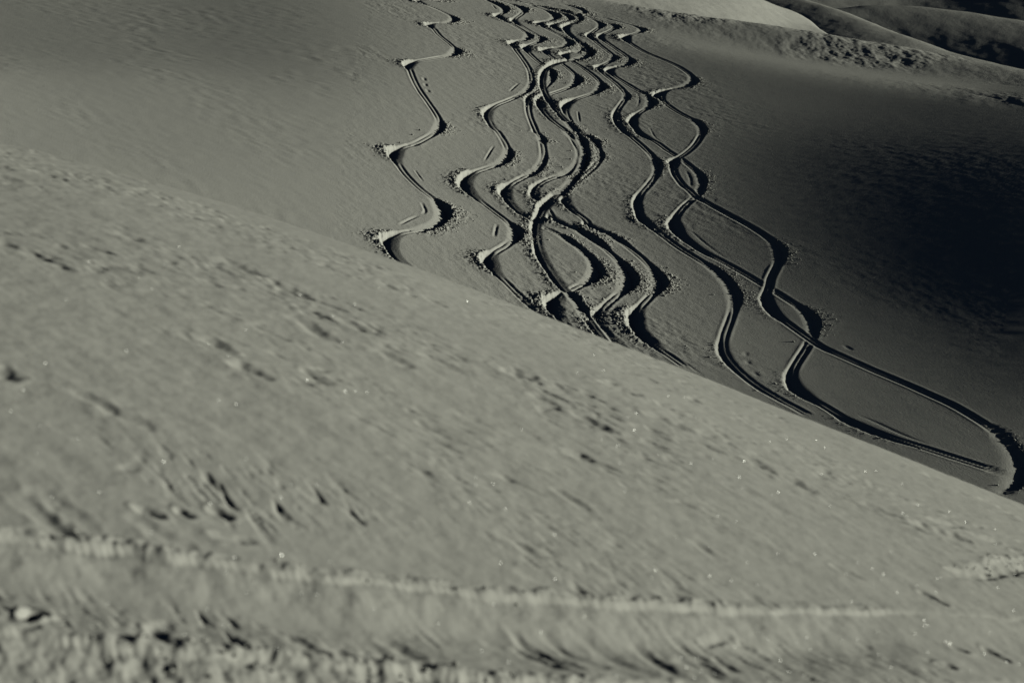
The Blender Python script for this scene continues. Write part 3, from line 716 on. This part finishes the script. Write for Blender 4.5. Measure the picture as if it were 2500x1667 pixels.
VN = PN.reshape(-1, 3); NNv = NN.reshape(-1, 3); FN = grid_faces(*NX.shape)
no = np.max(near_owner.ravel()[FN], 1)
link(bpy.data.objects.new("snow_ridge", sub_mesh("snow_ridge", VN, NNv, FN, no < 0, M_NEAR)), kind="structure",
     label="near rounded snow ridge with wind scoops, out of focus in the foreground")
NLAB = ["blurred ski track crossing the foreground with a bright straight edge", "crumbly blurred ski track along the bottom edge of the photo", "short pale broken snow edge at the right side of the foreground"]
NNAME = ["ski_track", "ski_track", "snow_edge"]
def near_height(x, y):
    ci = np.clip(np.interp(x / y, nu, np.arange(len(nu))), 0, len(nu) - 1.001).astype(int); rj = np.clip(np.interp(y, ny, np.arange(len(ny))), 0, len(ny) - 1.001).astype(int)
    return NZ2[rj, ci]
for i in range(3):
    root = bpy.data.objects.new(NNAME[i], None)
    link(root, label=NLAB[i], category="ski track" if i < 2 else "snow edge", **(dict(group="ski tracks in the blurred foreground") if i < 2 else {}))
    link(bpy.data.objects.new("cut_face", sub_mesh("cut_face", VN, NNv, FN, no == i, M_NEAR)), root)
    x, y, tx, ty, e = near_tracks[i]
    n = [110, 240, 40][i]
    k = rng.integers(0, len(x), n); t = rng.normal([-.02, .05, .02][i], [.03, .07, .03][i], n)
    cxx = x[k] + ty[k] * t; cyy = y[k] - tx[k] * t
    R = np.clip(np.exp(rng.normal([-5.1, -4.75, -5.1][i], .4, n)), .003, .016)
    ok = (np.abs(cxx / cyy) < .3)
    if i == 1: ok &= (uw_to_pix(cxx / cyy, near_height(cxx, cyy) / cyy)[0] < 1500)
    if i == 0: ok &= (uw_to_pix(cxx / cyy, near_height(cxx, cyy) / cyy)[0] < 1500)
    cxx, cyy, R = cxx[ok], cyy[ok], R[ok]
    link(bpy.data.objects.new("snow_crumbs", crumbs_mesh("snow_crumbs", to_world(cxx, cyy, near_height(cxx, cyy) + .2 * R), R, M_CRUMB)), root, kind="stuff")
    root.children[-1].data.polygons.foreach_set("use_smooth", np.ones(len(root.children[-1].data.polygons), bool))

# glinting ice crystals lying on the near snow
nc = 240
gpx = rng.uniform(0, 2500, nc); gpy = rng.uniform(0, 1, nc) ** .8
edge_py = 262 + .386 * gpx
gpy = edge_py + 25 + gpy * (1667 - edge_py - 25)
gx, gy_ = near_point(gpx, gpy)
gz = near_height(gx, gy_) + .004
C0 = np.stack([gx, gy_, gz], 1)
Vw = -C0 / np.linalg.norm(C0, axis=1, keepdims=True)
Hn = Vw + SUN; Hn /= np.linalg.norm(Hn, axis=1, keepdims=True)
Hn = Hn + rng.normal(0, .17, Hn.shape); Hn /= np.linalg.norm(Hn, axis=1, keepdims=True)
t1 = np.cross(Hn, [0, 0, 1.0]); t1 /= np.linalg.norm(t1, axis=1, keepdims=True); t2 = np.cross(Hn, t1)
rr = (np.clip(np.exp(rng.normal(-6.25, .25, nc)), .0012, .0030) * (.55 + .45 * gy_ / 9.0))[:, None]
hx = [C0 + rr * (math.cos(k * math.pi / 3) * t1 + math.sin(k * math.pi / 3) * t2) for k in range(6)]
GV = np.stack(hx, 1).reshape(-1, 3); GV[:, 2] += CAM_Z
link(bpy.data.objects.new("ice_crystals", mesh_from_arrays("ice_crystals", GV, np.arange(nc * 6).reshape(nc, 6), M_ICE, smooth=False)),
     kind="stuff", label="glinting ice crystals scattered over the near snow", category="ice crystals")
